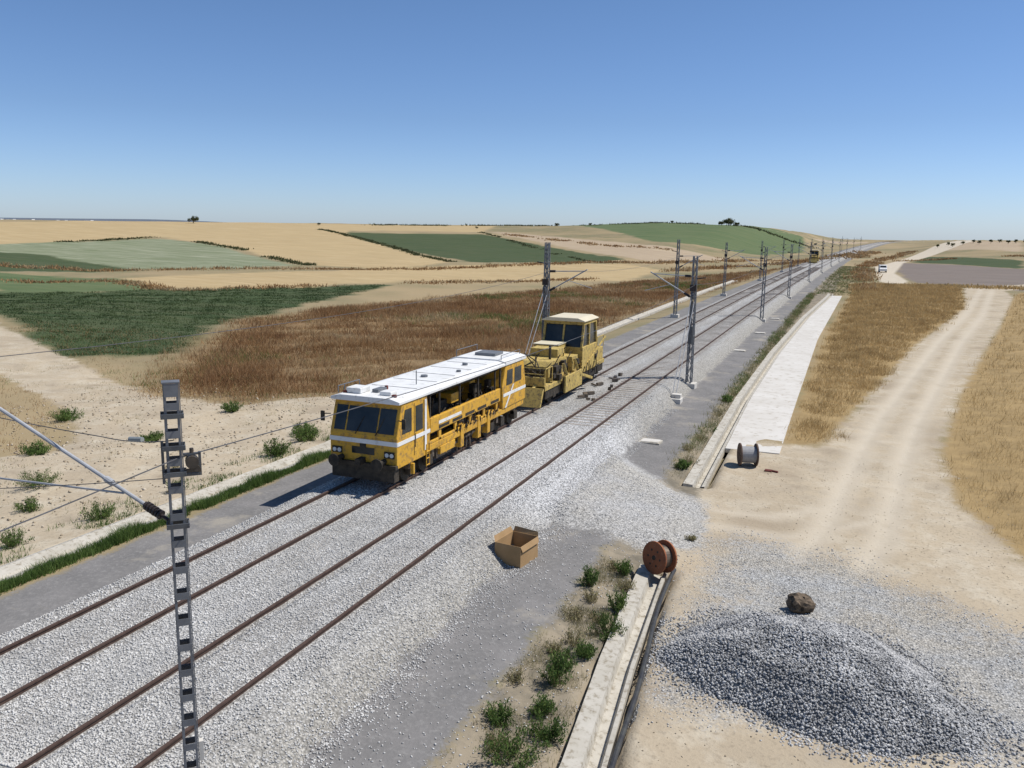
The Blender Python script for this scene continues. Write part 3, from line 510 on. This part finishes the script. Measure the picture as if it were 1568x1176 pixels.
def tamper(loc):
    e=empty('track_tamping_machine',loc); y=MB()
    y.prismx([(0,.78),(0,1.88),(.38,3.0),(2.25,3.0),(2.5,2.0),(2.5,.78)],-1.34,1.34)
    y.box(-1.3,1.3,2.5,12.3,.82,1.08)
    y.box(1.2,1.34,2.52,9.3,1.5,2.08); y.box(-1.34,-1.2,2.52,9.3,1.5,2.08)
    y.box(1.22,1.3,2.52,9.3,1.08,1.2)
    for q in(3.3,4.7,6.1,7.5,8.9):
        for s in(-1.3,1.22): y.box(s,s+.08,q,q+.22,1.08,1.5)
    y.prismx([(9.6,1.08),(9.5,2.1),(9.9,3.0),(12.1,3.0),(12.42,1.9),(12.42,1.08)],-1.34,1.34)
    y.box(.2,.9,5.2,6.0,2.1,2.5); y.box(-.5,.6,7.6,8.2,2.1,2.6)
    y.obj('body',m_yel,e,.03)
    r=MB(); r.prismy([(-1.38,3.02),(-1.38,3.12),(-1.0,3.22),(1.0,3.22),(1.38,3.12),(1.38,3.02)],.12,9.75); r.prismy([(-1.38,3.02),(-1.38,3.16),(-1.0,3.27),(1.0,3.27),(1.38,3.16),(1.38,3.02)],9.8,12.35); r.obj('roof',m_white,e,.015)
    r=MB()
    for q in(2.2,3.8,5.4,7.0,8.6): r.box(-.95,.95,q,q+.03,3.222,3.232)
    r.box(-.15,.1,.9,1.5,3.22,3.34); r.cyl((-.7,1.2,3.22),(-.7,1.2,3.35),.16,14); r.cyl((.7,6.3,3.22),(.7,6.3,3.3),.1,10); r.box(-.5,.5,10.6,11.6,3.27,3.4); r.cyl((0,4.6,3.22),(0,4.6,3.3),.14,12); r.cyl((.2,8.0,3.22),(.2,8.0,3.32),.12,12)
    for q in(.2,.6,1.6): r.bar((-1.1,q,3.25),(-1.1,q,3.5),.03)
    r.bar((-1.1,.2,3.5),(-1.1,1.6,3.5),.03); r.cyl((.5,3.0,3.2),(.5,3.0,3.75),.02,6)
    for q in(9.9,12.2): r.bar((-1.1,q,3.2),(-1.1,q,3.55),.03); r.bar((1.1,q,3.2),(1.1,q,3.45),.03)
    r.bar((-1.1,9.9,3.55),(-1.1,12.2,3.55),.03); r.bar((1.1,9.9,3.45),(1.1,12.2,3.45),.025)
    r.obj('roof_fittings',m_galv,e,.01)
    MB().box(-.95,-.35,.45,1.1,3.22,3.42).box(.35,.8,.55,1.0,3.22,3.36).obj('air_conditioner',m_white,e,.03)
    MB().box(.9,1.05,.42,.55,3.2,3.3).box(-1.05,-.9,.42,.55,3.2,3.3).box(-.05,.05,1.6,1.7,3.22,3.36).obj('beacons',m_red,e,.01)
    g=MB()
    for x0,x1 in((-1.2,-.76),(-.70,.50),(.56,1.2)):
        za,zb=1.98,2.82; fa=lambda z:(z-1.88)/1.12*.38-.012; g.add([(x0,fa(za),za),(x1,fa(za),za),(x1,fa(zb),zb),(x0,fa(zb),zb),(x0,fa(za)+.03,za),(x1,fa(za)+.03,za),(x1,fa(zb)+.03,zb),(x0,fa(zb)+.03,zb)],[(0,1,2,3),(7,6,5,4),(0,4,5,1),(1,5,6,2),(2,6,7,3),(3,7,4,0)])
    for s in(-1,1):
        X_=s*1.352; frame_win(g,X_,.35,1.05,1.95,2.78,.22); frame_win(g,X_,1.35,1.9,1.85,2.78); frame_win(g,X_,9.95,10.7,2.1,2.78,.1); frame_win(g,X_,10.95,11.8,2.1,2.78)
    g.box(-.45,.45,-.012,.02,1.2,1.45); g.obj('windows',m_glass,e)
    m=MB(); m.box(-1.35,1.35,-.014,.0,1.58,1.74)
    for s in(-1,1):
        X0,X1=(1.34,1.354) if s>0 else(-1.354,-1.34); m.box(X0,X1,.02,2.48,1.58,1.72); m.add([(s*1.353,2.05,1.0),(s*1.353,2.2,1.0),(s*1.353,2.2,2.9),(s*1.353,2.05,2.9)],[(0,1,2,3)]); m.box(X0,X1,9.62,12.4,1.62,1.76)
        m.add([(s*1.3535,9.8,1.1),(s*1.3535,10.0,1.1),(s*1.3535,10.9,2.05),(s*1.3535,10.75,2.05)],[(0,1,2,3)])
    m.box(1.341,1.349,3.2,5.2,1.74,1.86); m.obj('white_stripes',m_white,e)
    d=MB(); d.box(-1.25,1.25,-.05,.3,.3,.76); d.box(-1.35,1.35,-.12,.05,.78,.92)
    for s in(-.85,.85): d.cyl((s,-.5,1.02),(s,0,1.02),.1,12); d.cyl((s,-.56,1.02),(s,-.5,1.02),.22,18)
    d.box(-.1,.1,-.4,0,.9,1.1); d.box(-.12,.12,-.03,0,1.45,1.57) 
    for s in(-1.05,1.05): d.box(s-.2,s+.2,-.03,.0,1.15,1.38)
    for s in(-.3,.5): d.bar((s,-.03,1.9),(s+.25,.2,2.5),.025)
    for s in(-1,1): d.bar((s*1.36,.1,2.5),(s*1.62,-.05,2.5),.03); d.box(s*1.62-.05,s*1.62+.09,-.08,-.02,2.25,2.6)
    for s in(-1,1):
        X_=s*1.348; d.bar((X_,1.25,1.0),(X_,1.25,2.9),.012); d.bar((X_,1.98,1.0),(X_,1.98,2.9),.012); d.bar((s*1.37,1.3,1.3),(s*1.37,1.3,1.8),.02)
    for q in(3.4,5.2,7.0,8.8):
        for s in(-1.26,1.26): d.bar((s,q,2.08),(s,q,3.02),.06)
    for q in(2.6,9.4): d.bar((1.26,q,2.08),(1.26,q,3.02),.07)
    d.box(-1.15,1.15,2.6,9.4,2.86,2.98); d.box(-.8,.8,2.6,9.4,1.1,1.38); d.box(-.9,.7,3.0,6.5,1.39,2.3); d.box(-1.0,-.2,2.6,9.4,2.3,2.85)  # dark backing added under the roof, standing in for interior shade
    for q in(3.2,4.4,5.6,6.8,8.2): d.box(1.335,1.347,q,q+.9,1.56,1.68)
    rr=random.Random(3)
    for i in range(60):
        x=rr.uniform(-1.1,1.1); q=rr.uniform(2.7,9.2); z_=rr.uniform(1.1,2.3); s=rr.uniform(.08,.3); d.box(x-s/2,x+s/2,q,q+s*1.5,z_,z_+s*1.3)
    for i in range(55):
        q=rr.uniform(2.7,9.2); d.cyl((rr.uniform(.3,1.1),q,rr.uniform(1.1,1.9)),(rr.uniform(.5,1.25),q+rr.uniform(-.8,.8),rr.uniform(1.4,2.7)),.03,6)
    for i in range(28):
        q=rr.uniform(5,9.2); d.cyl((1.2,q,rr.uniform(.5,1.0)),(1.34,q+rr.uniform(-.4,.4),rr.uniform(1.1,1.6)),.028,6)
    d.obj('machinery',m_blk,e)
    l=MB()
    for s in(-1.05,1.05): l.cyl((s-.09,-.05,1.26),(s-.09,-.03,1.26),.075,12); l.cyl((s+.1,-.05,1.26),(s+.1,-.03,1.26),.075,12)
    l.obj('headlights',m_white,e)
    u=MB()
    for q in(5.6,6.5):
        for s in(-1.05,-.65,.65,1.05):
            u.box(s-.12,s+.12,q-.25,q+.25,.55,1.4); u.cyl((s,q-.2,.1),(s,q-.12,.7),.04,8); u.cyl((s,q+.2,.1),(s,q+.12,.7),.04,8); u.cyl((s,q-.35,1.1),(s,q-.1,1.9),.07,8)
    u.box(-1.2,1.2,3.3,4.6,.35,.8); u.bar((1.15,4.2,.55),(1.15,8.2,.75),.1); u.bar((-1.15,4.2,.55),(-1.15,8.2,.75),.1)
    for q in(1.2,3.0,9.3,11.4): u.box(-1.2,1.2,q-.1,q+.1,.5,.8)
    for q in(4.9,5.3,7.2,7.6): u.cyl((1.1,q,.9),(1.28,q+.1,1.9),.05,8)
    u.obj('tamping_units',m_steel,e,.01)
    y2=MB(); 
    for q in(5.2,6.9,7.9): y2.box(1.05,1.33,q,q+.3,.35,1.3); y2.box(-1.33,-1.05,q,q+.3,.35,1.3)
    y2.box(1.1,1.32,3.4,4.7,.5,.82); y2.bar((1.2,2.9,1.0),(1.25,4.0,.5),.12); y2.box(1.36,1.5,.9,1.0,.4,.8)
    for q in(2.15,2.4): y2.bar((1.36,q,.35),(1.36,q,1.2),.04)
    for z_ in(.4,.65,.9): y2.bar((1.36,2.15,z_),(1.36,2.4,z_),.04)
    y2.obj('side_frames',m_yel,e,.02)
    wheels(e,(1.35,2.75,8.7,9.9,11.5)); return e
tamper((-15.33,24.85,0))
def regulator(name,loc):
    e=empty(name,loc); y=MB()
    y.box(-1.25,1.25,0,11.2,.85,1.1); y.box(-1.2,1.2,0,.15,.9,1.55)
    y.prismx([(1.3,1.1),(1.3,1.9),(1.6,2.15),(4.4,2.15),(4.4,1.1)],-.95,.95)
    y.box(-1.1,.3,4.7,6.2,1.1,2.6); y.box(.3,1.1,4.9,6.0,1.1,2.0)
    y.box(-1.25,1.25,6.4,9.4,1.1,2.35)
    for s in(-1,1):
        for (p,q_) in(((6.32,2.3),(6.75,3.8)),((7.75,2.3),(7.75,3.8)),((9.35,2.3),(9.1,3.8))): y.bar((s*1.18,p[0]+.06,p[1]),(s*1.18,q_[0]+.02,q_[1]),.13)
    y.bar((0,6.38,2.3),(0,6.8,3.8),.1); y.prismx([(6.62,3.62),(6.72,3.8),(9.12,3.8),(9.15,3.62)],-1.25,1.25)
    y.box(-1.2,1.2,9.6,11.0,1.1,1.9); y.box(-.8,.8,3.2,4.3,2.15,2.6)
    for s in(-1,1):
        y.box(s*1.45-.06,s*1.45+.06,2.6,5.6,.35,1.25); y.bar((s*1.2,3.,1.9),(s*1.5,3.2,.9),.14); y.bar((s*1.2,5.,1.9),(s*1.5,5.2,.9),.14); y.bar((s*1.25,4.7,1.2),(s*1.6,7.2,.5),.16)
    y.prismx([(-.9,.15),(-.75,.15),(-.3,1.0),(-.45,1.1)],-1.3,1.3)
    y.bar((-.7,-.5,.9),(-.7,.2,1.2),.14); y.bar((.7,-.5,.9),(.7,.2,1.2),.14)
    y.obj('body',m_yeld,e,.02)
    MB().prismy([(-1.32,3.81),(-1.32,3.87),(-.9,4.02),(.9,4.02),(1.32,3.87),(1.32,3.81)],6.45,9.35).box(-1.2,.35,4.65,6.15,2.605,2.66).obj('cab_roof',m_cream,e,.02)
    MB().prismx([(6.42,2.352),(6.78,3.615),(9.05,3.615),(9.28,2.352)],-1.15,1.15).obj('windows',m_glass,e)
    d=MB(); rr=random.Random(5)
    for i in range(60):
        x=rr.choice((-1,1))*rr.uniform(.7,1.2); q=rr.uniform(.3,10.8); z_=rr.uniform(1.1,1.8); s=rr.uniform(.1,.3); d.box(x-s/2,x+s/2,q,q+s*1.4,z_,z_+s)
    for i in range(55):
        q=rr.uniform(.3,6.2); d.cyl((rr.uniform(-1.2,1.2),q,rr.uniform(1.1,1.9)),(rr.uniform(-1.3,1.3),q+rr.uniform(-1,1),rr.uniform(1.6,2.6)),.03,6)
    for i in range(16):
        q=rr.uniform(2,10); d.cyl((1.3,q,rr.uniform(.3,.9)),(rr.uniform(1.32,1.5),q+rr.uniform(-.6,.6),rr.uniform(1.,1.6)),.03,6)
    d.cyl((.6,2.5,2.1),(.6,2.5,2.9),.07,10); d.box(-.7,.7,1.28,1.295,1.2,1.8); d.box(-1.2,1.2,.2,11,.4,.84)
    for q in(1.6,2.3,3.0,3.7): d.box(.94,.962,q,q+.5,1.3,1.95)
    d.box(-.5,.5,9.8,10.8,1.9,2.3); d.box(-.9,.1,4.68,4.695,1.4,2.4); d.obj('machinery',m_blk,e)
    h=MB()
    for s in(-1.2,1.2):
        for q in(.1,1.2): h.bar((s,q,1.1),(s,q,2.0),.04)
        h.bar((s,.1,2.0),(s,1.2,2.0),.04); h.bar((s,9.6,1.9),(s,9.6,2.6),.04); h.bar((s,11,1.9),(s,11,2.6),.04); h.bar((s,9.6,2.6),(s,11,2.6),.04)
        h.bar((s*1.05,6.9,1.15),(s*1.25,10.4,2.6),.08)
    h.bar((-1.2,.1,2.0),(1.2,.1,2.0),.04); h.bar((-1.2,.1,1.7),(1.2,.1,1.7),.04)
    for i in range(5): h.bar((1.3,6.05,.4+i*.3),(1.3,6.4,.4+i*.3),.035)
    h.obj('handrails',m_yeld,e)
    wheels(e,(1.6,9.8),.45); return e
regulator('ballast_regulator',(-15.33,40.4,0))
regulator('ballast_regulator',(-15.33+float(curve(300)),296,0))
def van(loc,rz):
    e=empty('delivery_van',loc,rz)
    MB().prismx([(-2.5,.4),(-2.5,1.0),(-1.7,1.15),(-1.1,1.95),(2.4,2.0),(2.5,.4)],-.95,.95).obj('body',m_white,e,.06)
    g=MB(); g.add([(-.8,-1.66,1.2),(.8,-1.66,1.2),(.75,-1.16,1.88),(-.75,-1.16,1.88)],[(0,1,2,3)])
    for s in(-1,1): frame_win(g,s*.962,-1.4,-.3,1.25,1.8,.35)
    g.obj('windows',m_glass,e); w_=MB()
    for q in(-1.6,1.6):
        for s in(-1,1): w_.cyl((s*.75,q,.35),(s*.97,q,.35),.35,16)
    w_.obj('tyres',m_blk,e)
van((8.1,262,float(T(8.1,262))),.05)

# ------------------------------------------------------------------ small objects
bx=empty('cardboard_box',(-8.7,22.7,-.82),math.radians(-8)); mc=simple('cardboard',(.40,.26,.135),(.33,.21,.10),2,.85); b=MB(); X0,X1,Y0,Y1,Hh=-.44,.44,-.55,.55,.66; q=.012
b.box(X0,X1,Y0,Y0+q,0.02,Hh).box(X0,X1,Y1-q,Y1,0.02,Hh).box(X0,X0+q,Y0+q,Y1-q,0.02,Hh).box(X1-q,X1,Y0+q,Y1-q,0.02,Hh).box(X0,X1,Y0,Y1,0,.018)
b.add([(X0,Y0,Hh),(X0,Y1,Hh),(X0-.06,Y1-.05,Hh+.16),(X0-.06,Y0+.05,Hh+.16)],[(0,1,2,3)]); b.add([(X0,Y1,Hh),(X1,Y1,Hh),(X1-.04,Y1+.06,Hh+.12),(X0+.04,Y1+.06,Hh+.16)],[(0,1,2,3)]); b.add([(X1,Y0,Hh),(X1,Y1,Hh),(X1+.05,Y1-.05,Hh-.17),(X1+.05,Y0+.05,Hh-.17)],[(0,1,2,3)])
b.obj('walls_and_flaps',mc,bx)
def drum(loc,rz,tilt,r,wd,mf,mcore,hub):
    e=empty('cable_drum',loc,rz); e.rotation_euler=(tilt,0,rz); f=MB()
    for s in(-1,1): f.cyl((0,s*wd/2-.03,0),(0,s*wd/2+.03,0),r,32)
    f.obj('flanges',mf,e,.008); MB().cyl((0,-wd/2,0),(0,wd/2,0),r*.72,28).obj('cable_winding',mcore,e)
    k=MB(); k.cyl((0,-wd/2-.045,0),(0,wd/2+.045,0),.07,12)
    for i in range(6): a=i*math.pi/3; k.cyl((r*.5*math.cos(a),-wd/2-.036,r*.5*math.sin(a)),(r*.5*math.cos(a),-wd/2-.03,r*.5*math.sin(a)),.035,10)
    k.obj('hub_and_bolts',hub,e)
m_wood=simple('weathered_wood',(.10,.065,.05),(.17,.12,.09),4,.9); m_or=simple('stained_wood',(.32,.12,.055),(.21,.08,.045),3,.85,0,.1,.2,(.36,.19,.12)); m_cw=simple('grey_cable',(.34,.34,.34),(.26,.26,.27),9,.6)
drum((-3.55,37.3,-.5),math.radians(-72),0,.5,.7,m_wood,m_cw,m_blk)
drum((-4.6,23.9,-.5),math.radians(-34),math.radians(-6),.49,.42,m_or,m_steel,m_blk)
MB().box(-2.75,-2.45,36.5,36.75,-1.0,-.9).cyl((-2.6,36.7,-.95),(-2.2,36.5,-.93),.06,8).obj('timber_offcut',m_red,None,.02)
rr=random.Random(2); bmx=bmesh.new(); bmesh.ops.create_icosphere(bmx,subdivisions=3,radius=.25)
for v in bmx.verts:
    c=v.co; m_=max(abs(c.x),abs(c.y),abs(c.z)); c*= (.25/m_)*.8+.2; c.x*=1.25; c.z*=.8; v.co=c+Vector((rr.uniform(-.03,.03),rr.uniform(-.03,.03),rr.uniform(-.03,.03)))
me=bpy.data.meshes.new('broken_concrete_block'); bmx.to_mesh(me); bmx.free(); me.materials.append(simple('stained_block',(.03,.025,.02),(.24,.18,.125),4.5,.9,0,.5)); o=bpy.data.objects.new('broken_concrete_block',me); scene.collection.objects.link(o); o.location=(-.55,22.9,-.80); o.rotation_euler=(.2,.15,.5)
for x,y in((-8.2,38.9),(-8.3,73.7),(-7.9,104),(-8.0,88)):
    e=empty('cable_pit',(x,y,float(T(x,y)))); MB().box(-.5,.5,-.4,.4,-.1,.06).obj('frame',m_conc,e,.01); MB().box(-.42,.42,-.32,.32,.062,.09).obj('cover',m_concw,e,.01)
mb=MB()
for i in range(14): x=-13.2+rng.uniform(-.5,.8); y=rng.uniform(43,54); mb.bar((x,y,-.06),(x+rng.uniform(-.5,.5),y+rng.uniform(-.5,.5),-.04),rng.uniform(.06,.2))
mb.obj('track_debris',m_steel)
